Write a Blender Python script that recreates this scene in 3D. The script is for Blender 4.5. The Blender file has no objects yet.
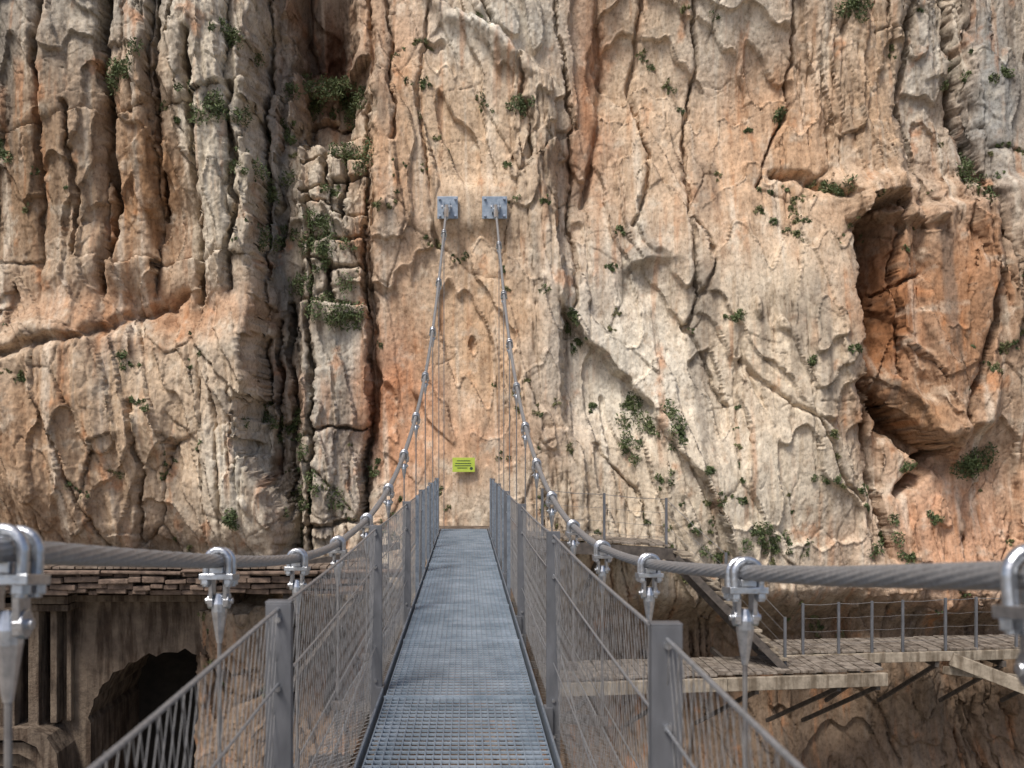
import bpy, bmesh, math, random
import numpy as np
from mathutils import Vector, Matrix
random.seed(7); rng=np.random.default_rng(7)
scene=bpy.context.scene

# ------------------------------------------------------------------ camera
cam_d=bpy.data.cameras.new("camera"); cam=bpy.data.objects.new("camera",cam_d)
scene.collection.objects.link(cam); scene.camera=cam
cam.location=(0,0,0); cam.rotation_euler=(math.radians(90),0,0)
cam_d.sensor_width=36; cam_d.lens=35.16; cam_d.shift_x=0.045; cam_d.shift_y=0.0693
cam_d.clip_start=0.05; cam_d.clip_end=2000
cam_d.dof.use_dof=True; cam_d.dof.focus_distance=13; cam_d.dof.aperture_fstop=4.5
scene.view_settings.view_transform='Standard'; scene.view_settings.look='None'; scene.view_settings.exposure=0

# ------------------------------------------------------------------ light
w=bpy.data.worlds.new("World"); scene.world=w; w.use_nodes=True
nt=w.node_tree; bg=nt.nodes['Background']; sky=nt.nodes.new('ShaderNodeTexSky')
sky.sky_type='NISHITA'; sky.sun_disc=False; sky.sun_elevation=math.radians(54); sky.sun_rotation=math.radians(212)
sky.dust_density=3.0; sky.air_density=0.8
nt.links.new(sky.outputs[0],bg.inputs[0]); bg.inputs[1].default_value=0.135
sd=bpy.data.lights.new("sun",'SUN'); so=bpy.data.objects.new("sun",sd); scene.collection.objects.link(so)
sd.energy=3.7; sd.angle=math.radians(16); sd.color=(1.0,0.94,0.86)
el=math.radians(54); az=math.radians(212)
sv=Vector((math.sin(az)*math.cos(el),math.cos(az)*math.cos(el),math.sin(el)))
so.rotation_euler=sv.to_track_quat('Z','Y').to_euler()

# ------------------------------------------------------------------ noise utils
def H(ix,iy,seed):
    with np.errstate(over='ignore'):
        n=ix.astype(np.int32).astype(np.uint32)*np.uint32(374761393)+iy.astype(np.int32).astype(np.uint32)*np.uint32(668265263)+np.uint32((seed*1274126177)&0xffffffff)
        n=(n^(n>>np.uint32(13)))*np.uint32(1274126177); n=n^(n>>np.uint32(16))
        n=(n^(n>>np.uint32(15)))*np.uint32(2246822519); n=n^(n>>np.uint32(13))
    return n.astype(np.float32)/np.float32(4294967295.0)
GA=np.linspace(0,2*np.pi,257)[:256]; GC=np.cos(GA).astype(np.float32); GS=np.sin(GA).astype(np.float32)
def perlin(x,y,seed=0):
    x=x.astype(np.float32);y=y.astype(np.float32)
    x0=np.floor(x);y0=np.floor(y);fx=x-x0;fy=y-y0
    xi=x0.astype(np.int32); yi=y0.astype(np.int32)
    def g(ix,iy,dx,dy):
        a=(H(ix,iy,seed)*255.99).astype(np.int32)
        return GC[a]*dx+GS[a]*dy
    u=fx*fx*fx*(fx*(fx*6-15)+10); v=fy*fy*fy*(fy*(fy*6-15)+10)
    a=g(xi,yi,fx,fy);b=g(xi+1,yi,fx-1,fy);c=g(xi,yi+1,fx,fy-1);d=g(xi+1,yi+1,fx-1,fy-1)
    a=a+(b-a)*u; c=c+(d-c)*u
    return (a+(c-a)*v)*1.4
def fbm(x,y,seed=0,o=4,gain=.5):
    s=0;a=1;t=0
    for i in range(o):
        s=s+a*perlin(x,y,seed+i*17); t+=a; a*=gain
        x,y=(x*.8-y*.6)*2.03+3.1,(x*.6+y*.8)*2.03+7.7
    return s/t*1.3
def fbmA(x,y,seed=0,o=4,gain=.5):
    s=0;a=1;t=0
    for i in range(o):
        s=s+a*perlin(x,y,seed+i*17); t+=a; a*=gain; x=x*2.07+3.1;y=y*2.07+1.7
    return s/t*1.3
def voro(x,y,seed=0):
    x0=np.floor(x);y0=np.floor(y)
    f1=np.full(x.shape,9.);f2=np.full(x.shape,9.);cid=np.zeros(x.shape);dx1=np.zeros(x.shape);dy1=np.zeros(x.shape)
    for i in(-1,0,1):
        for j in(-1,0,1):
            cx=x0+i;cy=y0+j
            px=cx+H(cx,cy,seed);py=cy+H(cx,cy,seed+5)
            ddx=x-px;ddy=y-py;d=np.sqrt(ddx*ddx+ddy*ddy)
            m=d<f1
            f2=np.where(m,f1,np.minimum(f2,d)); f1=np.where(m,d,f1)
            cid=np.where(m,H(cx,cy,seed+9),cid); dx1=np.where(m,ddx,dx1);dy1=np.where(m,ddy,dy1)
    return f1,f2,cid,dx1,dy1
def ss(a,b,x):
    t=np.clip((x-a)/(b-a),0,1); return t*t*(3-2*t)
def polyd(U,V,pts):
    d=np.full(U.shape,1e9)
    for (ax,ay),(bx,by) in zip(pts[:-1],pts[1:]):
        vx,vy=bx-ax,by-ay; t=np.clip(((U-ax)*vx+(V-ay)*vy)/(vx*vx+vy*vy),0,1)
        d=np.minimum(d,np.hypot(U-ax-t*vx,V-ay-t*vy))
    return d
def gs(U,V,cu,cv,ru,rv): return np.exp(-((U-cu)/ru)**2-((V-cv)/rv)**2)
def box(U,V,u0,u1,v0,v1,e=10): return ss(u0-e,u0+e,U)*(1-ss(u1-e,u1+e,U))*ss(v0-e,v0+e,V)*(1-ss(v1-e,v1+e,V))

# ------------------------------------------------------------------ cliff
S=0.0225   # metres per survey unit on the cliff plane
xs=np.concatenate([np.arange(-26,-11.5,.2),np.arange(-11.5,13.6,.026),np.arange(13.6,30,.2)])
zs=np.concatenate([np.arange(-30,-8,.25),np.arange(-8,10.8,.026),np.arange(10.8,26,.2)])
X,Z=np.meshgrid(xs,zs)
U0=X/S+466; V0=455-Z/S
U=U0+9*fbm(X*.45,Z*.3,1,3)+4*fbm(X*2,Z*1.6,2,3)
V=V0+12*fbm(X*.5,Z*.5,3,4)+4*fbm(X*2,Z*2,4,3)
D=.6*fbm(X*.13,Z*.1,11,3)-.02*(Z)*ss(0,8,Z)

# left massif
vb=(V+.25*U)/58; vb2=(V-.2*U)/23
jag=14*(H(np.floor(vb),np.zeros(U.shape),61)-.5)+7*(H(np.floor(vb2),np.zeros(U.shape),62)-.5)
edge=262+30*ss(430,530,V)+jag
left=1-ss(-9,9,U-edge)
cols=[-400,-330,-260,-190,-120,-50,8,62,120,165,207,238,262]
colp=np.zeros(U.shape); fade=1-ss(270,325,V+ .12*(U-120))
hs=[0,0,0,0,0,.1,-.05,.12,.10,-.22,.12,-.05]
for i,(a,b) in enumerate(zip(cols[:-1],cols[1:])):
    Uc=U0+9*fbm(X*.3+i*7.1,Z*.22,100+i,4)+2.0*fbm(X*2.5,Z*1.6,90,2)
    t=(Uc-a)/(b-a); m=(t>=0)&(t<1)
    bl_=(V+37*i+.2*(Uc-a))/(70+9*i)
    bid=np.floor(bl_); ci=np.full(U.shape,float(i))
    sl=.6*(H(bid,ci,8)-.5)
    hh=hs[i]+.36*(H(bid,ci,12)-.5)
    p=np.power(np.clip(1-np.abs(2*t-1)**9,0,1),.8)*.34+hh+sl*(t-.5)*1.4
    bv=bl_%1; bj=np.exp(-np.minimum(bv,1-bv)*(70+9*i)/1.4)
    colp=np.where(m,p-.14*bj*(H(bid,ci,14)>.4),colp)
D+=left*(.85+fade*(colp-.05))
for u,v0,v1,dp,wd in [(121,-50,295,1.5,3.4),(206,60,300,1.0,3),(238,100,300,.6,2.4),(62,-50,200,.6,2.2),(170,10,220,.7,2.2),(8,-50,180,.5,2.2),(90,120,260,.35,2),(186,-40,60,.4,2)]:
    D-=dp*np.exp(-(polyd(U,V,[(u,v0),(u+4,(v0+v1)/2),(u,v1)])/wd)**2)
blg=ss(300,352,V+18*np.sin(U*.021)+ (U-130)*.15)*(1-ss(520,585,V))*left
D+=blg*(.40+.65*gs(U,V,150,440,170,120)+.25*gs(U,V,30,400,50,60)-.3*gs(U,V,60,520,60,30))
D-=.35*np.exp(-(polyd(U,V,[(152,410),(160,470),(150,540)])/2.4)**2)
D-=.40*np.exp(-(polyd(U,V,[(-40,372),(50,360),(130,335),(190,300)])/5)**2)
# chimney and stepped blocks
ch=ss(-9,9,U-edge)*(1-ss(296,304,U))
sb=H(np.floor((U+.06*V)/9.5),np.floor((V+3*np.floor((U+.06*V)/9.5)*11)/95),63)
D+=ch*(-.65+.6*(sb-.4))
D-=box(U,V,288,350,-80,52,8)*1.7+box(U,V,296,352,52,130,8)*1.0+.9*gs(U,V,322,18,13,22)+.6*gs(U,V,300,25,8,26)
bl=ss(299,303,U)*(1-ss(362,370,U))
steps=[(-200,-.3),(60,-.9),(92,-1.15),(128,-.75),(152,-.55),(180,-.4),(206,-.25),(236,-.1),(262,-.0),(302,.32),(432,.46),(520,.3)]
lv=np.full(U.shape,-.3)
for v,h in steps:
    lv=np.where(V>v+ (U-335)*.16*(1 if int(v)%4 else -1)+6*((U>332)-.5)*(1 if int(v)%3 else -1)*(v<300),h+.12*(U>332)*(1 if int(v)%3 else -1),lv)
D+=bl*lv
for v,_ in steps[2:]:
    D-=bl*.4*np.exp(-((V-v-(U-335)*.14*(1 if int(v)%4 else -1)-6*((U>332)-.5)*(1 if int(v)%3 else -1)*(v<300))/1.8)**2)
for u,v0,v1 in [(310,190,560),(345,150,215),(332,262,300),(366,100,520),(288,300,520),(275,320,480),(264,-40,400),(325,130,180)]:
    D-=.75*np.exp(-(polyd(U,V,[(u,v0),(u,v1)])/2.2)**2)
# pillar edge right of centre
pe=np.interp(V,[-200,0,40,80,250,420,520],[300,455,505,553,561,566,600])
D-=.60*ss(-3,3,U-pe)*(1-ss(0,220,U-pe)) *(1-ss(380,460,V))
D+=.25*np.exp(-((U-pe+14)/14)**2)*(1-ss(300,420,V))
# lower light slab
pl=np.interp(U,[540,565,640,700,735,770],[270,305,398,480,560,640])
sl=(1-ss(-4,4,V-pl))*ss(552,566,U)
D+=.5*sl*ss(-170,0,V-pl)*(1-ss(780,860,U))
D+=.55*gs(U,V,770,480,110,110)
# nose and notch
D+=.30*box(U,V,632,690,232,262,5)*ss(232,262,V)*(1-ss(640,700,U)); D-=.2*box(U,V,624,656,266,300,9)
# right recess and overhang: deep slot on the left of a leaning block
rl=np.interp(V,[190,215,300,380,440],[866,855,846,850,880])
rin=ss(0,1,(U-rl)/4)*(1-ss(58,80,U-rl))*ss(198,206,V+.22*(U-880))*(1-ss(385,440,V-(U-860)*.35))
D-=rin*(2.6*np.clip(1-(U-rl)/48,0,1)**.9+.05)
D-=.5*rin*np.exp(-(polyd(U,V,[(905,190),(893,280),(900,380)])/2.5)**2)+.35*rin*np.exp(-(polyd(U,V,[(880,300),(925,270)])/2)**2)
D+=.95*box(U,V,848,940,190,218,5)*ss(186,218,V-.12*(U-890))*(.6+.4*ss(900,850,U))
D-=.5*box(U,V,836,1100,-200,180,12)
D+=.35*box(U,V,838,905,-200,195,10)
D+=.45*ss(918,928,U)*box(U,V,900,990,200,430,8)
ledge=np.interp(U,[850,870,905,945,960],[372,384,420,446,450])
D+=.95*ss(-52,0,V-ledge)*(1-ss(-3,5,V-ledge))*box(U,V,862,948,300,480,8)
D-=.9*ss(0,6,V-ledge)*(1-ss(14,40,V-ledge))*box(U,V,868,945,360,500,7)
cr=[(958,-60),(966,40),(975,130),(1000,235),(986,330),(955,425),(900,500)]
D-=1.1*np.exp(-(polyd(U,V,cr)/3.8)**2)
D+=.35*ss(0,24,U-np.interp(V,[-60,40,130,235,330,425],[958,966,975,1000,986,955]))*(1-ss(420,470,V))
D+=.7*ss(455,620,V)*ss(850,900,U)
for pts,dp,wd in [([(700,-40),(706,60),(690,160),(700,300)],.3,1.8),([(600,-40),(610,90),(590,200)],.3,4),([(572,60),(575,300)],.3,2),
                  ([(790,-20),(800,100),(760,180)],.3,1.8),([(430,-20),(420,120),(432,250)],.2,1.8),([(388,-20),(392,140)],.3,2),
                  ([(850,380),(870,470),(890,560)],.7,4),([(700,215),(720,260),(690,330),(725,400)],.2,1.8),([(915,-40),(905,90),(925,190)],.6,2.8),
                  ([(780,170),(850,195)],.4,4),([(370,-50),(372,300),(368,520)],.5,3),([(645,-40),(640,60),(652,150),(640,215)],.25,2),
                  ([(740,360),(800,420),(860,500)],.2,1.6),([(590,440),(640,500),(660,560)],.2,1.6),([(470,-40),(520,60),(530,150)],.3,2.2)]:
    D-=dp*np.exp(-(polyd(U,V,pts)/wd)**2)
pier=ss(196,222,U0)*(1-ss(360,430,U0))*ss(585,600,V0)
D-=1.3*ss(590,640,V)*(U0>380)*(1-pier)+ 2.9*ss(590,606,V0)*(1-ss(196,214,U0))
D+=pier*(1.5*(1-ss(270,420,U0))-.6*ss(255,300,U0)*(1-ss(700,760,V0)))
D+=1.5*ss(720,900,V0)*ss(400,500,U0)

# generic fracture detail
calm=box(U,V,400,850,-60,560,50)
rough=np.clip(.7+.9*fbm(X*.22,Z*.18,31,3),.25,1.4)
rough*=1-.5*calm
wx=X+.14*fbm(X*.7,Z*.5,21,3)+.025*fbm(X*5,Z*5,24,2); wz=Z+.16*fbm(X*.7,Z*.7,22,3)+.025*fbm(X*5,Z*5,25,2)
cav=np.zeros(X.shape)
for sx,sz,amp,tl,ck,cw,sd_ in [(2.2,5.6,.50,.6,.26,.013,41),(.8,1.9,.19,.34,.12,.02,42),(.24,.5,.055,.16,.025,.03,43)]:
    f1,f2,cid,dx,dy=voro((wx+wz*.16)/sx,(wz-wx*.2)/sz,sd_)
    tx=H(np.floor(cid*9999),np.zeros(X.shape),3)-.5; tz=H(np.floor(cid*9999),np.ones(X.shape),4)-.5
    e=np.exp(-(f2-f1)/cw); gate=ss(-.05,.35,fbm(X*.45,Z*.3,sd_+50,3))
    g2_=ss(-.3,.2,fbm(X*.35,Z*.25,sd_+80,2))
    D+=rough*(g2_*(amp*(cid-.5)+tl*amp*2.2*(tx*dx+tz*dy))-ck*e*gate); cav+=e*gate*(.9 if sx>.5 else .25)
def plates(fx,fz,seed,k,amp):
    p=fbm(X*fx+.15*Z*fx,Z*fz,seed,4,.40)*k; f=np.floor(p); t=p-f
    return amp*(f+ss(.91,1,t)+.25*t)/k*3
D+=plates(.36,.15,151,5,.30)+plates(.85,.36,152,5,.07)*rough*(1-.3*calm)+plates(2.2,.9,153,4,.015)*(1-.5*calm)
st=fbmA(X*2.2+.3*Z,Z*.18,51,4); D+=.10*st*rough*(1+.6*left)*(1-.3*calm)
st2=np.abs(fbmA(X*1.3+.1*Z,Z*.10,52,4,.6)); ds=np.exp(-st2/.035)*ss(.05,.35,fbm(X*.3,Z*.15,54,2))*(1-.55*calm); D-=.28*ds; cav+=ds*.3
rg=fbm(X*1.1,Z*.6,53,6,.55); D+=.08*(.5-np.abs(rg))*rough
D+=.026*fbm(X*5,Z*3,55,4,.65)*rough+.010*fbm(X*14,Z*10,57,2)
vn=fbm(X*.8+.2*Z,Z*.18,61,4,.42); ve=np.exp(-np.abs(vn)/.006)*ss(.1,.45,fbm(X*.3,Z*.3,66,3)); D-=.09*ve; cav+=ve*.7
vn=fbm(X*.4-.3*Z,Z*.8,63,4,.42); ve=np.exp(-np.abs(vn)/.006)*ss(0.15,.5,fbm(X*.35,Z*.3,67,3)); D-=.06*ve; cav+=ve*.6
fl=np.exp(-(((U0-471)/48)**4+((V0-206)/26)**4)); D=D*(1-fl)+fl*.05
fl=np.exp(-(((U0-465)/60)**4+((V0-500)/70)**4)); D=D*(1-fl*.75)
Y=22.5-D
GX=np.gradient(D,axis=1)/np.gradient(X,axis=1); GZ=np.gradient(D,axis=0)/np.gradient(Z,axis=0)
sx_=ss(1.1,4,np.abs(GX)); sz_=ss(1.1,4,np.abs(GZ))
XX=X+.16*fbm(D*2.6+.3*X,Z*1.5,201,4,.55)*sx_
ZZ=Z+.12*fbm(D*2.6+.3*Z,X*1.5,202,4,.55)*sz_

# ---- colour
def lin(r,g,b):
    f=lambda c:(c/255/12.92 if c/255<=.04045 else ((c/255+.055)/1.055)**2.4)
    return np.array([f(r),f(g),f(b)])
def rk(r,g,b,s=.72):
    c=lin(r,g,b); l=.3*c[0]+.55*c[1]+.15*c[2]; return (l+(c-l)*s)*1.12*np.array([1.0,.995,.95])
C=np.ones(X.shape+(3,))*rk(190,170,148,.78)
n1=fbm(X*.7,Z*.5,71,5); n2=fbmA(X*1.3,Z*.18,72,5); n3=fbm(X*2.3,Z*2,73,5,.6); n4=fbmA(X*4.5,Z*.3,74,4)
def blend(mask,col,k=1.0,s=.80):
    global C
    m=np.clip(mask*k,0,1)[...,None]; C=C*(1-m)+m*rk(*col,s)
UU=U+30*n1; VV=V+30*n3
blend(ss(-.05,.55,n2),(184,144,110),.45)
blend(ss(-.05,.55,-n1),(204,194,178),.55)
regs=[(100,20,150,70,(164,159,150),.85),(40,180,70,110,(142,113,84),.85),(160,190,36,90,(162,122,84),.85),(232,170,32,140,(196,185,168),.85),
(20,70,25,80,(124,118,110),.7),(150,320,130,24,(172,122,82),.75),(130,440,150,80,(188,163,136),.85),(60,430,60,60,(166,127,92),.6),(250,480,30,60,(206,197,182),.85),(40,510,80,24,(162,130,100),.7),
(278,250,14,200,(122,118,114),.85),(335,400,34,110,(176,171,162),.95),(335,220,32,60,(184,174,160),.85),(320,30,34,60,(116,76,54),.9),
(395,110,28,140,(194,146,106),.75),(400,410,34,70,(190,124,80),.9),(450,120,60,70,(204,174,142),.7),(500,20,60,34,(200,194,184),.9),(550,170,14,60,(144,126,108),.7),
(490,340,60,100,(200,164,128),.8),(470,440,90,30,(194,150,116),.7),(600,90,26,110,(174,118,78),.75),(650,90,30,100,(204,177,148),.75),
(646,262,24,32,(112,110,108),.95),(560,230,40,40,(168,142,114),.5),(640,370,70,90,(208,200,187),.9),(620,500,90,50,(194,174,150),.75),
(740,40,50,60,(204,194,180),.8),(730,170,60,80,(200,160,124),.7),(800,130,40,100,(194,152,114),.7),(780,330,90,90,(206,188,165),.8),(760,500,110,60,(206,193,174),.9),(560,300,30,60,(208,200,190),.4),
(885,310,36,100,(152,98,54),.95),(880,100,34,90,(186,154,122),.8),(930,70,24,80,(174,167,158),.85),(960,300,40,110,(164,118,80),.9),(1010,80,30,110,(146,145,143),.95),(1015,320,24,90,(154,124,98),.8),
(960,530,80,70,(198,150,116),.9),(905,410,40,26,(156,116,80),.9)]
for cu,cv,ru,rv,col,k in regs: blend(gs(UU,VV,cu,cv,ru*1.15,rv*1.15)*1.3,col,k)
blend(ss(560,640,V0),(116,94,76),.88)  # brown lower rock, with shade below the walkways painted into its colour
blend(ss(.12,.45,n4)*ss(-.2,.3,n1),(168,114,72),.5,.9)
blend(ss(.2,.6,-n4)*ss(-.1,.5,n2),(120,113,106),.6)
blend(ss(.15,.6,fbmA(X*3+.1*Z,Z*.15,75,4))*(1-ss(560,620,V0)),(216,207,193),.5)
blend(ss(.28,.62,fbm(X*1.5,Z*.9,76,5,.6)),(188,126,78),.55,.9)
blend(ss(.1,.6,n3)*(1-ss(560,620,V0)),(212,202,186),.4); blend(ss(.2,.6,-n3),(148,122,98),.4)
blend(ss(.12,.45,fbmA(X*1.6+.05*Z,Z*.1,79,4))*ss(-.1,.3,fbm(X*.25,Z*.25,80,2)),(106,96,88),.6)
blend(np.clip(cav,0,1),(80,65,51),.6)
val=1+.22*fbm(X*9,Z*6,78,3,.7); C*=val[...,None]
C=np.clip(C*.93,0.01,.8)

nz,nx=X.shape
me=bpy.data.meshes.new("rock_cliff"); N=nz*nx
co=np.stack([XX,Y,ZZ],-1).reshape(-1,3)
idx=np.arange(N).reshape(nz,nx)
q=np.stack([idx[:-1,:-1],idx[:-1,1:],idx[1:,1:],idx[1:,:-1]],-1).reshape(-1)
nf=(nz-1)*(nx-1)
me.vertices.add(N); me.vertices.foreach_set('co',co.astype(np.float32).ravel())
me.loops.add(nf*4); me.loops.foreach_set('vertex_index',q.astype(np.int32))
me.polygons.add(nf); me.polygons.foreach_set('loop_start',np.arange(0,nf*4,4,dtype=np.int32))
me.update(calc_edges=True)
me.polygons.foreach_set('use_smooth',np.ones(nf,dtype=bool))
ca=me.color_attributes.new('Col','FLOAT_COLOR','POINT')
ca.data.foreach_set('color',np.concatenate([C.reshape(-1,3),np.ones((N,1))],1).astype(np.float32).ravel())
cliff=bpy.data.objects.new("rock_cliff",me); scene.collection.objects.link(cliff)

def surf(x,z):
    i=min(max(int(np.searchsorted(zs,z)),1),nz-2); j=min(max(int(np.searchsorted(xs,x)),1),nx-2)
    return float(Y[i,j])

# ------------------------------------------------------------------ materials
def mat(name):
    m=bpy.data.materials.new(name); m.use_nodes=True; return m,m.node_tree,m.node_tree.nodes['Principled BSDF']
def node(nt,t,**k):
    n=nt.nodes.new(t)
    for a,b in k.items(): setattr(n,a,b)
    return n
def noise_n(nt,scale,detail=6,rough=.6,stretch=None):
    tc=node(nt,'ShaderNodeTexCoord'); mp=node(nt,'ShaderNodeMapping'); n=node(nt,'ShaderNodeTexNoise')
    if stretch: mp.inputs['Scale'].default_value=stretch
    n.inputs['Scale'].default_value=scale; n.inputs['Detail'].default_value=detail; n.inputs['Roughness'].default_value=rough
    nt.links.new(tc.outputs['Object'],mp.inputs[0]); nt.links.new(mp.outputs[0],n.inputs[0]); return n
def ramp(nt,src,stops):
    r=node(nt,'ShaderNodeValToRGB'); e=r.color_ramp.elements
    while len(e)<len(stops): e.new(.5)
    for i,(p,c) in enumerate(stops): e[i].position=p; e[i].color=(*c,1)
    nt.links.new(src,r.inputs[0]); return r
def mixc(nt,a,b,fac,bt='MIX'):
    m=node(nt,'ShaderNodeMix',data_type='RGBA',blend_type=bt)
    if hasattr(fac,'links'): nt.links.new(fac,m.inputs[0])
    else: m.inputs[0].default_value=fac
    nt.links.new(a,m.inputs[6]); nt.links.new(b,m.inputs[7]); return m.outputs[2]
def rock_mat():
    m,nt,b=mat("limestone")
    at=node(nt,'ShaderNodeAttribute',attribute_name='Col')
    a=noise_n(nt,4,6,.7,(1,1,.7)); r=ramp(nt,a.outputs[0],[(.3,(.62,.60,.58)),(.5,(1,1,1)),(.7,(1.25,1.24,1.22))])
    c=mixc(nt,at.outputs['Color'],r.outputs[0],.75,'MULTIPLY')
    a2=noise_n(nt,16,4,.75,(1,1,.7)); r2=ramp(nt,a2.outputs[0],[(.34,(.5,.46,.42)),(.46,(1,1,1)),(.75,(1.18,1.18,1.18))])
    c=mixc(nt,c,r2.outputs[0],.6,'MULTIPLY')
    a3=noise_n(nt,2.2,5,.65,(3,3,.25)); r3=ramp(nt,a3.outputs[0],[(.36,(.70,.64,.58)),(.5,(1,1,1)),(1,(1.05,1.05,1.05))])
    c=mixc(nt,c,r3.outputs[0],.65,'MULTIPLY')
    nt.links.new(c,b.inputs['Base Color']); b.inputs['Roughness'].default_value=.93
    b.inputs['Specular IOR Level'].default_value=.2
    bp=node(nt,'ShaderNodeBump'); bp.inputs['Distance'].default_value=.05; bp.inputs['Strength'].default_value=.8
    n1=noise_n(nt,9,7,.72,(1,1,.65)); nt.links.new(n1.outputs[0],bp.inputs['Height'])
    nt.links.new(bp.outputs[0],b.inputs['Normal']); return m
def simple(name,c1,c2,scale=8,rough=.8,metal=0,bump=.01,stretch=None,detail=4):
    m,nt,b=mat(name); n=noise_n(nt,scale,detail,.65,stretch)
    r=ramp(nt,n.outputs[0],[(.32,c1),(.68,c2)]); nt.links.new(r.outputs[0],b.inputs['Base Color'])
    b.inputs['Roughness'].default_value=rough; b.inputs['Metallic'].default_value=metal
    if bump:
        bp=node(nt,'ShaderNodeBump'); bp.inputs['Distance'].default_value=bump; bp.inputs['Strength'].default_value=.7
        nt.links.new(n.outputs[0],bp.inputs['Height']); nt.links.new(bp.outputs[0],b.inputs['Normal'])
    return m
def stained(name,c1,c2,dark,scale,bump):
    m,nt,b=mat(name); n=noise_n(nt,scale,7,.65); r=ramp(nt,n.outputs[0],[(.32,c1),(.68,c2)])
    n2=noise_n(nt,2.0,6,.6,(2.5,2.5,.35)); r2=ramp(nt,n2.outputs[0],[(.4,dark),(.56,(1,1,1))])
    c=mixc(nt,r.outputs[0],r2.outputs[0],.9,'MULTIPLY'); nt.links.new(c,b.inputs['Base Color']); b.inputs['Roughness'].default_value=.92
    bp=node(nt,'ShaderNodeBump'); bp.inputs['Distance'].default_value=bump; bp.inputs['Strength'].default_value=.8
    n3=noise_n(nt,9,7,.7); nt.links.new(n3.outputs[0],bp.inputs['Height']); nt.links.new(bp.outputs[0],b.inputs['Normal']); return m
M_rock=rock_mat(); me.materials.append(M_rock)
M_galv=simple("galvanised_steel",(.15,.18,.22),(.27,.31,.36),30,.5,.55,.002)
M_grate=simple("grating_steel",(.18,.24,.30),(.38,.45,.53),3.5,.45,.3,0)
M_grate2=simple("grating_bearing_steel",(.13,.17,.22),(.26,.32,.39),3.5,.45,.3,0)
M_post=simple("weathered_post_steel",(.10,.105,.115),(.17,.175,.19),12,.55,.4,.001,(1,1,.3))
M_cable=simple("cable_steel",(.24,.25,.26),(.38,.39,.41),60,.45,.6,.001)
M_clamp=simple("cast_clamp_steel",(.36,.38,.41),(.60,.62,.65),40,.28,.9,.002)
M_rod=simple("hanger_wire_steel",(.18,.17,.17),(.28,.27,.26),20,.5,.6,0)
M_net=simple("net_wire",(.26,.25,.24),(.40,.385,.37),20,.5,.3,0)
M_wood=stained("weathered_timber",(.13,.095,.075),(.26,.21,.165),(.5,.45,.4),6,.008)
M_beam=stained("grey_timber_board",(.14,.12,.10),(.29,.25,.21),(.4,.36,.32),7,.01)
M_fasc=stained("pale_fascia_beam",(.19,.16,.12),(.38,.325,.255),(.4,.36,.32),7,.01)
M_dark=simple("dark_support_steel",(.05,.044,.04),(.13,.11,.095),8,.7,.3,.002)
M_black=simple("tunnel_shade_black",(.012,.010,.009),(.03,.025,.02),3,.95,0,.03)  # near-black base colour, paints the shade inside the arch opening
M_conc=stained("old_concrete",(.085,.062,.045),(.22,.17,.125),(.26,.20,.16),2.5,.06)
M_stone=simple("red_rubble_stone",(.06,.04,.03),(.23,.165,.125),6,.9,0,.03)
M_sign=simple("yellow_green_paint",(.36,.46,.05),(.44,.54,.08),20,.5,0,0)
M_ink=simple("dark_print",(.02,.05,.02),(.03,.06,.03),20,.5,0,0)
M_anch=simple("anchor_steel",(.20,.25,.31),(.34,.39,.45),10,.45,.5,.002)
M_leaf=simple("foliage_green",(.035,.06,.02),(.13,.16,.06),7,.7,0,0)
M_dry=simple("dry_foliage",(.10,.11,.04),(.22,.21,.10),9,.8,0,0)
M_ground=simple("gorge_gravel",(.16,.13,.10),(.32,.27,.22),.6,.95,0,.1)
m,nt_,b_=mat("river_water"); b_.inputs['Base Color'].default_value=(.04,.09,.08,1); b_.inputs['Roughness'].default_value=.08; M_water=m
n_=noise_n(nt_,1.2,4,.5); bp_=node(nt_,'ShaderNodeBump'); bp_.inputs['Distance'].default_value=.05; nt_.links.new(n_.outputs[0],bp_.inputs['Height']); nt_.links.new(bp_.outputs[0],b_.inputs['Normal'])

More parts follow.
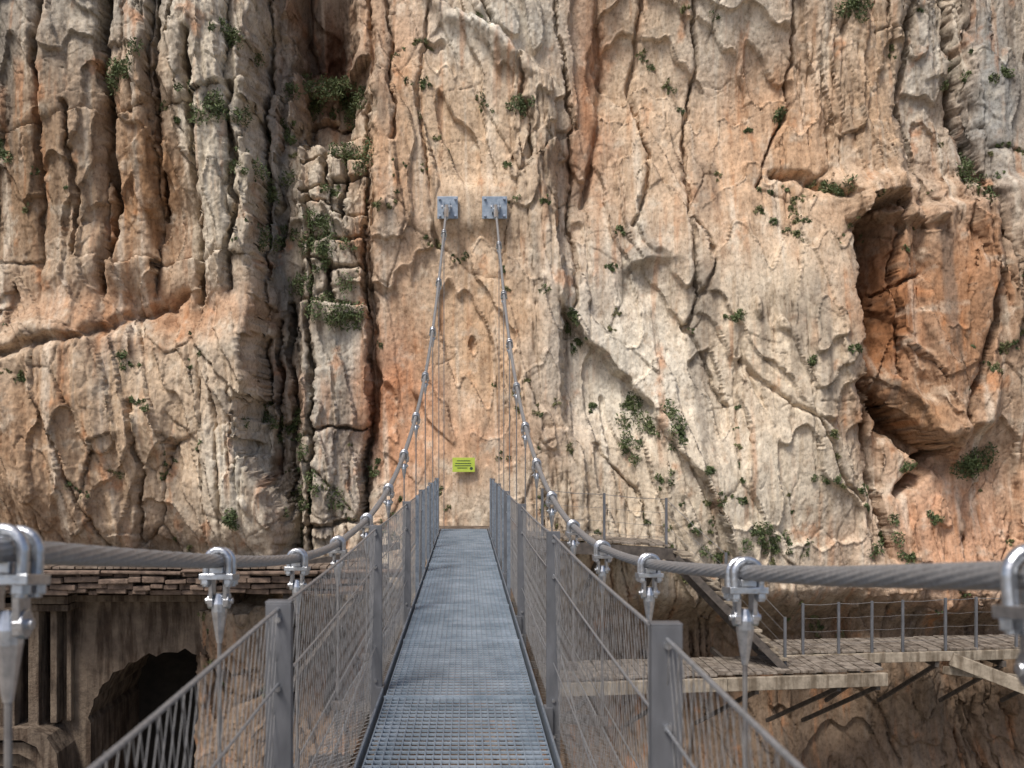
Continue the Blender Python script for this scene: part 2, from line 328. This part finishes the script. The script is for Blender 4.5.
# ------------------------------------------------------------------ mesh builder
class MB:
    def __init__(s): s.v=[];s.f=[]
    def box(s,c,size,R=None):
        c=Vector(c);h=[k/2 for k in size];o=len(s.v)
        for dz in(-1,1):
            for dx,dy in((-1,-1),(1,-1),(1,1),(-1,1)):
                p=Vector((dx*h[0],dy*h[1],dz*h[2]))
                if R is not None: p=R@p
                s.v.append(tuple(c+p))
        for f in((3,2,1,0),(4,5,6,7),(0,1,5,4),(1,2,6,5),(2,3,7,6),(3,0,4,7)): s.f.append(tuple(o+i for i in f))
    def beam(s,a,b,wd,ht):
        a=Vector(a);b=Vector(b);d=(b-a);L=d.length;d.normalize()
        up=Vector((0,0,1)); 
        if abs(d.dot(up))>.99: up=Vector((0,1,0))
        side=d.cross(up).normalized(); u=side.cross(d)
        R=Matrix((side,d,u)).transposed(); s.box((a+b)/2,(wd,L,ht),R)
    def tube(s,pts,r,n=8,rf=None,tw=0,lob=0,amp=0):
        pts=[Vector(p) for p in pts];o=len(s.v);m=len(pts);acc=0
        ref=None
        for i,p in enumerate(pts):
            d=(pts[min(i+1,m-1)]-pts[max(i-1,0)]).normalized()
            if ref is None:
                ref=Vector((0,0,1)) if abs(d.z)<.9 else Vector((1,0,0))
            a=(ref-d*ref.dot(d)).normalized(); ref=a; b=d.cross(a)
            if i: acc+=(p-pts[i-1]).length
            for k in range(n):
                t=2*math.pi*k/n; rr=(rf[i] if rf else r)
                if lob: rr*=1+amp*abs(math.cos(.5*lob*(t)+tw*acc))-amp*.5
                s.v.append(tuple(p+(a*math.cos(t)+b*math.sin(t))*rr))
        for i in range(m-1):
            for k in range(n):
                k2=(k+1)%n; s.f.append((o+i*n+k,o+i*n+k2,o+(i+1)*n+k2,o+(i+1)*n+k))
        s.f.append(tuple(o+k for k in range(n))[::-1]); s.f.append(tuple(o+(m-1)*n+k for k in range(n)))
    def cyl(s,a,b,r,r2=None,n=10): s.tube([a,b],r,n,rf=[r,r if r2 is None else r2])
    def obj(s,name,mt,parent=None,smooth=False,bevel=0):
        me=bpy.data.meshes.new(name); me.from_pydata(s.v,[],s.f); me.update()
        o=bpy.data.objects.new(name,me); scene.collection.objects.link(o); me.materials.append(mt)
        if smooth:
            for p in me.polygons: p.use_smooth=len(p.vertices)==4
        if bevel:
            bm=o.modifiers.new('bevel','BEVEL'); bm.width=bevel; bm.segments=2; bm.limit_method='ANGLE'
        if parent: o.parent=parent
        return o
def empty(name):
    e=bpy.data.objects.new(name,None); scene.collection.objects.link(e); return e

# ------------------------------------------------------------------ bridge
bridge=empty("suspension_bridge")
XL,XR=-.54,.46; XC=(XL+XR)/2; ZD=-1.57; Y0,Y1=-1.5,21.3
g=MB()
NB=22
for i in range(NB+1):
    x=XL+.02+i*(.96/NB); g.box((x,(Y0+Y1)/2,ZD-.0155),(.007,Y1-Y0,.031))
g.obj("bearing_bars",M_grate2,bridge)
g=MB(); y=Y0
while y<Y1:
    g.box((XC,y,ZD-.0075),(.962,.016,.012)); y+=.083
g.obj("cross_bars",M_grate,bridge)
g=MB()
yy_=Y0+.03
while yy_<Y1:
    g.box((XC,yy_,ZD-.012),(.985,.014,.033)); yy_+=.996*2
g.obj("grating_panel_edge",M_grate,bridge)
g=MB()
for x in(XL-.012,XR+.012):
    g.box((x,(Y0+Y1)/2,ZD-.06),(.012,Y1-Y0,.17))
for x in(XL+.1,XR-.1): g.box((x,(Y0+Y1)/2,ZD-.115),(.07,Y1-Y0,.15))
g.obj("deck_stringer",M_galv,bridge)

# cables
dd=np.array([-2,-1,0,1,2.0,3.78,5.5,7.2,8.95,10.05,12.33,14.9,17.4,19.8,22.1]); zz=np.array([.50,.27,.08,-.07,-.20,-.39,-.54,-.63,-.60,-.50,0,.82,2.0,3.66,5.4])
pf=np.polyfit(dd,zz,7)
def cz(y): return float(np.polyval(pf,y))
def czs(side,y):
    return cz(y)-(.062 if side>0 else .010)*(1-min(max((y-2.5)/4,0),1))
def cx(side,y):
    t=min(max(0,(y-8)/14.2),1)
    return (-.93+.50*t) if side<0 else (.93-.27*t)
YE=22.25
for side,nm in((-1,"main_cable_1"),(1,"main_cable_2")):
    g=MB(); ys=np.arange(-2,YE,.012)
    g.tube([(cx(side,t),t,czs(side,t)) for t in ys],.0245,44,tw=26,lob=11,amp=.17)
    g.obj(nm,M_cable,bridge,smooth=True)
def clamp(g,side,y):
    p=Vector((cx(side,y),y,czs(side,y))); d=(Vector((cx(side,y+.05),y+.05,czs(side,y+.05)))-p).normalized()
    s=Vector((1,0,0)); s=(s-d*s.dot(d)).normalized(); u=s.cross(d)
    if u.z<0:u=-u
    R=Matrix((s,d,u)).transposed()
    for o in(-.036,.036):
        pts=[p+d*o+s*(-.042)+u*(-.095)]
        for k in range(13):
            a=math.pi-math.pi*k/12; pts.append(p+d*o+s*(.042*math.cos(a))+u*(.042*math.sin(a)))
        pts.append(p+d*o+s*.042+u*(-.095)); g.tube(pts,.0135,10)
        for sg in(-1,1):
            q=p+d*o+s*(.042*sg); g.cyl(q-u*.068,q-u*.088,.021,n=6)
    g.box(p-u*.034,(.050,.110,.024),R)
    g.box(p-u*.058,(.126,.116,.022),R)
    c=p-u*.068
    for sg in(-1,1):
        g.box(c+Vector((sg*.027,0,-.045)),(.015,.056,.11)); 
        g.cyl(c+Vector((sg*.040,0,-.080)),c+Vector((sg*.019,0,-.080)),.030,n=14)
    g.cyl(c+Vector((-.052,0,-.080)),c+Vector((.052,0,-.080)),.012)
    g.tube([c+Vector((0,0,-.05)),c+Vector((0,0,-.09)),c+Vector((0,0,-.12)),c+Vector((0,0,-.22)),c+Vector((0,0,-.24))],.01,12,rf=[.015,.028,.030,.014,.010])
    return c+Vector((0,0,-.23))
gc=MB(); gr=MB(); gb=MB()
for n in range(-1,12):
    ends=[]
    for side,y0 in((-1,2.04),(1,1.60)):
        y=y0+1.74*n
        if y>21.4: continue
        b=clamp(gc,side,y)
        gr.cyl(b,(b.x,b.y,ZD-.2),.0085,n=8); ends.append((b.x,b.y))
        gr.cyl((b.x,b.y,ZD-.16),(b.x,b.y,ZD-.05),.014,n=8)
    if len(ends)==2:
        a,b=ends; gb.beam((a[0]-.04,a[1],ZD-.245),(b[0]+.04,b[1],ZD-.245),.05,.06)
gc.obj("cable_clamps",M_clamp,bridge,smooth=False,bevel=.002)
gr.obj("hanger_rods",M_rod,bridge); gb.obj("cross_beams",M_dark,bridge,bevel=.004)
# posts
gp=MB(); gk=MB()
post_pos={-1:[],1:[]}
for side,x,y0 in((-1,-.60,3.2),(1,.535,2.66)):
    for n in range(-1,6):
        y=y0+3.45*n
        if y>21.2: continue
        post_pos[side].append(y)
        hz=-.475 if n>0 else (-.475 if side<0 else -.455)
        gp.box((x,y,(hz-1.85)/2),(.082,.008,(hz+1.85)*1.0))
        for sg in(-1,1): gp.box((x+sg*.037,y+.0245,(hz-1.85)/2-.002),(.0075,.040,(hz+1.85)-.004))
        gp.box((x,y+.024,hz+.003),(.084,.056,.006))
        for zz_ in(hz-.05,hz-.27,-1.50,-1.72):
            gk.cyl((x-.0,y-.018,zz_),(x,y,zz_),.011,n=6)
        gp.box((x-side*.03,y+.02,-1.62),(.05,.10,.16))
gp.obj("railing_posts",M_post,bridge,bevel=.0015); gk.obj("post_bolts",M_clamp,bridge)
g=MB()
for side,x in((-1,-.575),(1,.505)):
    for y in np.arange(11.8,21,1.725): g.box((x,y,-1.15),(.04,.03,1.35))
g.obj("slim_posts",M_galv,bridge)
# rails
g=MB()
for side,x in((-1,-.60),(1,.535)):
    for z,r in((-.49,.0065),(-.73,.0045),(-1.27,.003)):
        pts=[(x,y,z-.014*math.sin(math.pi*((y-post_pos[side][0])/3.45%1))) for y in np.arange(-1.5,21.2,.345)]
        g.tube(pts,r,6)
g.obj("handrail_wires",M_cable,bridge)
g=MB()
def wire(a,b,r=.0013):
    a=Vector(a);b=Vector(b);d=(b-a).normalized();s=Vector((1,0,0));u=d.cross(s).normalized();o=len(g.v)
    for p in(a,b):
        for k in range(3):
            t=2*math.pi*k/3; g.v.append(tuple(p+(s*math.cos(t)+u*math.sin(t))*r))
    for k in range(3): g.f.append((o+k,o+(k+1)%3,o+3+(k+1)%3,o+3+k))
zt,zb=-.50,-1.68; lean=.40
for x in(-.603,.538):
    for y in np.arange(-1.5,21.2,.058):
        sgx=-.03 if x<0 else .03
        k=.008*math.sin(y*40)
        wire((x+k,y,zt),(x-k+sgx,y+lean,zb)); wire((x,y+lean,zt),(x+sgx,y,zb))
g.obj("side_netting",M_net,bridge)
g2=MB()
for s in(-1,1):
    g2.tube([(cx(s,y),y,-1.86) for y in np.arange(-1,21.4,.5)],.006,6)
    pts=[]
    for t in np.linspace(0,1,40):
        y=-1+t*22.8; pts.append((s*(1.1+.9*t),y,-2.0-1.6*t))
    g2.tube(pts,.010,8)
    x=-.64 if s<0 else .58
    for y in post_pos[s][:-1]:
        g2.tube([(x,y+3.45*t,-1.22-.22*math.sin(math.pi*t)) for t in np.linspace(0,1,12)],.005,5)
g2.obj("stay_cables",M_cable,bridge)
g=MB()
for s in(-1,1):
    xa=-.60 if s<0 else .54
    for y in np.arange(1.5,20.8,.09):
        xb=cx(s,y)
        wire(Vector((xa,y,-1.70)),Vector((xb,y+.25,-1.86))); wire(Vector((xa,y+.25,-1.70)),Vector((xb,y,-1.86)))
g.obj("skirt_netting",M_net,bridge)
# anchor plates
g=MB(); gh=MB()
for side,wd in((-1,.46),(1,.56)):
    x=cx(side,YE); z=cz(YE)
    g.box((x-.02*side,22.36,z+.02),(wd,.05,.50)); g.box((x-.02*side,22.50,z+.02),(wd*.9,.24,.44))
    for a in(-1,1):
        g.box((x+a*.07,22.24,z),(.025,.2,.26))
        for c in(-1,1): gh.cyl((x-.02*side+a*wd*.38,22.26,z+.02+c*.19),(x-.02*side+a*wd*.38,22.36,z+.02+c*.19),.030,n=6)
    gh.cyl((x-.11,22.2,z),(x+.11,22.2,z),.04,n=12); gh.cyl((x,21.75,cz(21.75)),(x,22.2,z),.045,.06,n=12)
g.obj("cable_anchor_plates",M_anch,bridge,bevel=.006); gh.obj("anchor_bolts",M_clamp,bridge)

g=MB(); g.box((-.04,21.95,ZD-.2),(1.5,1.26,.36)); land=g.obj("stone_landing",M_conc,None,bevel=.02)
# ------------------------------------------------------------------ sign
sg=empty("information_sign")
g=MB(); ysn=min(surf(-.05,-.22),22.4)-.08
g.box((-.05,ysn,-.22),(.50,.02,.32)); g.obj("sign_panel",M_sign,sg,bevel=.004)
g=MB()
for i,(wd,z) in enumerate([(.30,-.13),(.36,-.19),(.36,-.24),(.22,-.29)]): g.box((-.05-.02*i*.5,ysn-.0125,z),(wd,.003,.018))
g.cyl((.12,ysn-.014,-.30),(.12,ysn-.011,-.30),.035,n=12)
g.obj("sign_lettering",M_ink,sg)
g=MB()
for x in(-.25,.15): g.cyl((x,ysn+.25,-.22),(x,ysn+.01,-.22),.012)
g.obj("sign_brackets",M_galv,sg)

# ------------------------------------------------------------------ left stone ledge walkway
lw=empty("stone_ledge_walkway")
g=MB()
g.box((-6.2,20.85,-2.56),(9.0,1.9,.38)); 
g.obj("ledge_core",M_conc,lw)
g=MB()
for row,(z,h,pr) in enumerate([(-2.28,.07,.16),(-2.36,.09,.0),(-2.47,.12,.06),(-2.60,.12,-.02),(-2.71,.10,-.08)]):
    x=-10.7
    while x<-1.8:
        L=random.uniform(.10,.7) if row else random.uniform(.8,2.2)
        hh=h*random.uniform(.7,1.1)
        g.box((x+L/2,19.80-pr+random.uniform(-.07,.07),z+random.uniform(-.03,.03)),(L-.010,.26,hh),Matrix.Rotation(random.uniform(-.07,.07)/(1+2*L),3,'Y')@Matrix.Rotation(random.uniform(-.14,.14),3,'Z')); x+=L
g.obj("rubble_edge",M_stone,lw,bevel=.02)
g=MB(); x=-10.6
while x<-1.75:
    g.box((x,20.45,-2.215+random.uniform(-.006,.006)),(.135,1.65,.045),Matrix.Rotation(random.uniform(-.01,.01),3,'Z')); x+=.15
g.obj("deck_boards",M_wood,lw,bevel=.004)
g=MB()
for a,b in [((-1.7,20.3,-2.25),(-3.3,18.8,-4.4)),((-2.6,20.6,-2.8),(-3.0,21.5,-5.5)),((-1.4,21,-1.9),(-3.2,20.2,-2.2)),((-3.6,20.0,-2.8),(-3.9,22.4,-4.6))]: g.beam(a,b,.12,.14)
g.obj("diagonal_props",M_dark,lw)

# ------------------------------------------------------------------ concrete aqueduct with arch
aq=empty("concrete_aqueduct")
def prism(outline,y0,y1,name,mt,parent):
    bm=bmesh.new(); vs=[bm.verts.new((x,y0,z)) for x,z in outline]; f=bm.faces.new(vs)
    r=bmesh.ops.extrude_face_region(bm,geom=[f]); 
    for v in r['geom']:
        if isinstance(v,bmesh.types.BMVert): v.co.y=y1
    bmesh.ops.recalc_face_normals(bm,faces=bm.faces); bmesh.ops.triangulate(bm,faces=bm.faces)
    me=bpy.data.meshes.new(name); bm.to_mesh(me); bm.free(); o=bpy.data.objects.new(name,me); scene.collection.objects.link(o); me.materials.append(mt); o.parent=parent; return o
acx,asp=-6.0,-5.6; arx,arz=1.85,1.50
def wob(i): return .05*math.sin(i*2.3)+.03*math.sin(i*5.1)
arc=[(acx+(arx+wob(i+3)*.5)*math.cos(a),asp+(arz+wob(i))*math.sin(a)) for i,a in enumerate(np.linspace(.75,math.pi,30))]
xr_=arc[0][0]
out=[(-4.4,-12),(-4.42,-6.0),(-4.5,-4.4),(-4.7,-3.6),(-4.75,-2.78),(-11.5,-2.78),(-11.5,-12),(acx-arx,-12)]+arc[::-1]+[(xr_,-12)]
prism(out,20.85,25.5,"arched_wall",M_conc,aq)
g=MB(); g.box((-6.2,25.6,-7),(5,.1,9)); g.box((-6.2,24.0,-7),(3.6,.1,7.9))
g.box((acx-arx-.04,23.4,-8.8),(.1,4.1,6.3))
g.obj("tunnel_lining",M_black,aq)  # panels behind the arch, void darkness put into their colour
g=MB()
for x,wd,d in((-9.22,.30,.75),(-8.78,.22,.55),(-8.45,.14,.36),(-10.2,.6,.8),(-8.2,.10,.2)):
    g.box((x,20.85-d/2,-4.15),(wd,d,2.7)); 
g.box((-9.1,20.5,-2.92),(2.2,.8,.16)); g.box((-9.0,20.55,-3.10),(1.9,.6,.14)); g.box((-6.5,20.72,-2.95),(3.4,.3,.14))
g.obj("pilasters",M_conc,aq,bevel=.02)
for k,(dx,dz,d_) in enumerate([(0,0,.95),(-.12,-.32,.80),(-.26,-.62,.62),(-.42,-.92,.46)]):
    o=[(-11.4,-5.45+dz),(-8.75+dx,-5.45+dz),(-8.35+dx,-5.62+dz),(-8.15+dx,-5.95+dz),(-8.1+dx,-6.5+dz),(-8.1+dx,-11.5),(-8.34+dx,-11.5),(-8.34+dx,-6.55+dz),(-8.42+dx,-6.08+dz),(-8.55+dx,-5.82+dz),(-8.85+dx,-5.68+dz),(-11.4,-5.68+dz)]
    prism(o,20.86-d_,20.9,"stepped_moulding_%d"%k,M_conc,aq)

# ------------------------------------------------------------------ right walkway
rw=empty("timber_cliff_walkway")
gb=MB(); gf=MB(); gd=MB(); gs_=MB(); gl=MB(); gt=MB()
def boards(x0,x1,yf,yb,z0,z1,yf1=None,yb1=None):
    x=x0; n=(x1-x0)
    while x<x1:
        t=(x-x0)/n; a=yf+(((yf1 if yf1 is not None else yf)-yf)*t); b=yb+(((yb1 if yb1 is not None else yb)-yb)*t); z=z0+(z1-z0)*t
        gb.box((x,(a+b)/2,z+random.uniform(-.01,.01)),(.135,b-a+random.uniform(-.06,.06),.045),Matrix.Rotation(random.uniform(-.02,.02),3,'Z')); x+=.15
boards(.75,4.3,20.9,22.2,-1.66,-1.9)
gd.beam((.7,20.95,-1.84),(4.4,20.95,-2.08),.12,.24)
for i in range(12):   # stair flight, treads facing the gorge
    t=i/11; gt.box((4.45+1.75*t,20.55-.35*t,-2.02-2.0*t),(.25,1.15,.05)); 
for yo in(-.62,.60): gd.beam((4.2,20.6+yo,-2.05),(6.35,20.2+yo,-4.3),.06,.14 if yo<0 else .2)
boards(1.6,8.1,19.0,20.6,-4.28,-4.16,19.4,20.9)
gf.beam((1.5,18.97,-4.46),(5.0,19.18,-4.40),.13,.25); gf.beam((5.01,19.17,-4.40),(8.15,19.37,-4.34),.12,.25)
gf.beam((1.5,20.6,-4.46),(8.1,20.9,-4.34),.12,.2)
boards(6.4,15.5,20.75,22.1,-4.12,-3.95,21.0,22.4)
gf.beam((6.3,20.72,-4.26),(11.2,20.86,-4.16),.10,.20); gf.beam((11.2,20.86,-4.16),(15.5,20.98,-4.05),.10,.20)
gf.beam((10.0,20.6,-4.2),(12.6,19.7,-5.2),.14,.26); gf.beam((9.9,20.7,-4.45),(14,21.2,-5.0),.1,.16)
for x,yf,z in [(2.4,19.05,-4.6),(4.0,19.15,-4.6),(5.6,19.25,-4.55),(7.2,19.3,-4.5),(8.0,19.4,-4.5)]:
    gd.beam((x,yf,z),(x+.15,23.4,z),.08,.12); gd.beam((x,yf+.15,z-.05),(x-.4,22.6,z-1.5),.06,.08)
for x in(8.6,9.8,11.2,12.6): gd.beam((x,20.8,-4.35),(x,23.4,-4.35),.08,.12); gd.beam((x,20.9,-4.4),(x-.4,22.8,-5.6),.06,.08)
for x in(1.5,2.8,4.1): gd.beam((x,20.95,-2.1),(x-.15,22.9,-3.3),.08,.09)
def rail(pts,h=1.0):
    for p in pts: gs_.box((p[0],p[1],p[2]+h/2-.1),(.05,.05,h+.2))
    for k in(1.0,.72,.45,.2):
        for a,b in zip(pts[:-1],pts[1:]):
            m_=((a[0]+b[0])/2,(a[1]+b[1])/2,(a[2]+b[2])/2+h*k-.05)
            gl.tube([(a[0],a[1],a[2]+h*k-.03),m_,(b[0],b[1],b[2]+h*k-.03)],.004 if k<1 else .007,6)
rail([(7.0,20.78,-4.1),(7.75,20.8,-4.08),(8.45,20.82,-4.06),(9.1,20.84,-4.04),(10.0,20.86,-4.0),(10.65,20.88,-3.98),(11.5,20.9,-3.96),(12.6,20.92,-3.95),(14,20.95,-3.93)],1.02)
rail([(1.6,20.97,-1.7),(2.9,20.97,-1.8),(4.2,20.97,-1.9),(5.2,20.0,-2.95),(6.3,19.75,-4.2)],1.0)
gb.obj("walkway_boards",M_beam,rw,bevel=.004); gf.obj("fascia_beams",M_fasc,rw,bevel=.01); gd.obj("support_brackets",M_dark,rw); gt.obj("stair_treads",M_fasc,rw,bevel=.004)
gs_.obj("railing_posts",M_post,rw); gl.obj("railing_wires",M_rod,rw)

# ------------------------------------------------------------------ plants
def leafcluster(pts,name,mt,lsize):
    P=np.array(pts); n=len(P)
    a=rng.normal(size=(n,3)); a/=np.linalg.norm(a,axis=1)[:,None]
    b=np.cross(a,rng.normal(size=(n,3))); b/=np.linalg.norm(b,axis=1)[:,None]
    s=(lsize*rng.uniform(.5,1.5,n))[:,None]
    v=np.stack([P-a*s,P+b*s*.35,P+a*s,P-b*s*.35],1).reshape(-1,3)
    me=bpy.data.meshes.new(name); me.from_pydata(v.tolist(),[],np.arange(n*4).reshape(-1,4).tolist()); me.materials.append(mt)
    o=bpy.data.objects.new(name,me); scene.collection.objects.link(o); return o
def clump(x,z,r,dens=1.0,flat=1.0):
    pts=[]; k=max(3,int(4+r*14))
    for c in range(k):
        cxx=x+rng.normal()*r*.6; czz=z+rng.normal()*r*.5*flat; rr=min(r,.45)*rng.uniform(.2,.6); y0=surf(cxx,czz)
        n=int(210*dens*(rr/.25)**1.6)+16
        q=rng.normal(size=(n,3)); q/=np.linalg.norm(q,axis=1)[:,None]; q*=rng.uniform(.2,1.2,n)[:,None]**.6*rr
        q[:,1]*=.7; q[:,2]*=1.1; q+=np.array([cxx,y0-rr*.3,czz]); pts+=q.tolist()
    return pts
shr=[(230,38,17,.6),(128,78,15,1.4),(226,118,18,1),(318,68,30,.5),(300,62,18,.7),(338,84,16,.6),(348,150,18,1.3),(5,148,9,1.3),(270,195,16,1.6),(320,285,20,1),(322,245,18,1),(318,222,14,1),(350,310,18,.6),(270,235,12,1.6),(280,120,9,1.8),(330,190,8,1),
(310,508,28,1.1),(136,368,8,1),(152,405,7,1),(524,103,10,1),(576,316,9,1.3),(732,318,8,.8),(630,450,11,1),(636,402,12,.7),(654,420,17,.7),(672,438,10,1),(980,168,16,1.3),(985,195,9,1),(972,462,24,.8),
(752,536,12,1.2),(774,540,10,1.2),(885,542,12,1.3),(912,468,7,1),(830,185,13,.6),(660,482,6,1),(820,478,7,1),(268,412,16,1.6),(286,430,12,1),(580,340,6,1),(715,555,9,.7),(372,470,8,1.3),(860,490,7,1),(790,108,8,.8),(240,520,8,1),
(480,14,8,.7),(195,95,7,1.6),(424,80,6,.8),(614,262,6,1),(848,10,12,.6),(1004,70,8,1),(968,60,10,1.8),(905,560,8,.8),(700,470,6,.8),(598,405,6,1),(840,350,6,1),(300,455,10,1.3),(800,365,5,1),(545,200,5,1),(755,120,5,1),
(690,525,5,1),(735,500,5,1),(870,505,5,1),(625,225,5,1),(505,160,4,1),(930,520,6,1)]
for u,v,r,fl in shr:
    k=.965 if u<262 else 1.0
    leafcluster(clump((u-466)*S*k,(455-v)*S*k,r*S*1.1,1,fl),"shrub",M_leaf,.04)
pts=[]; ptd=[]
cand=np.argwhere((cav>.5)&(X>-11)&(X<13)&(Z>-5)&(Z<10.5))
for i in rng.choice(len(cand),300,replace=False):
    a,b=cand[i]; (pts if rng.random()<.6 else ptd).extend(clump(X[a,b],Z[a,b],rng.uniform(.03,.12),.35,1))
leafcluster(pts,"cliff_tufts",M_leaf,.03); leafcluster(ptd,"dry_grass_tufts",M_dry,.035)

# ------------------------------------------------------------------ gorge floor + river
g=MB(); g.v=[(-900,-900,-29.5),(900,-900,-29.5),(900,900,-29.5),(-900,900,-29.5)]; g.f=[(0,1,2,3)]; g.obj("gorge_floor",M_ground)
g=MB(); g.v=[(-900,2,-29.3),(900,2,-29.3),(900,16,-29.3),(-900,16,-29.3)]; g.f=[(0,1,2,3)]; g.obj("river",M_water)
print("verts",N)
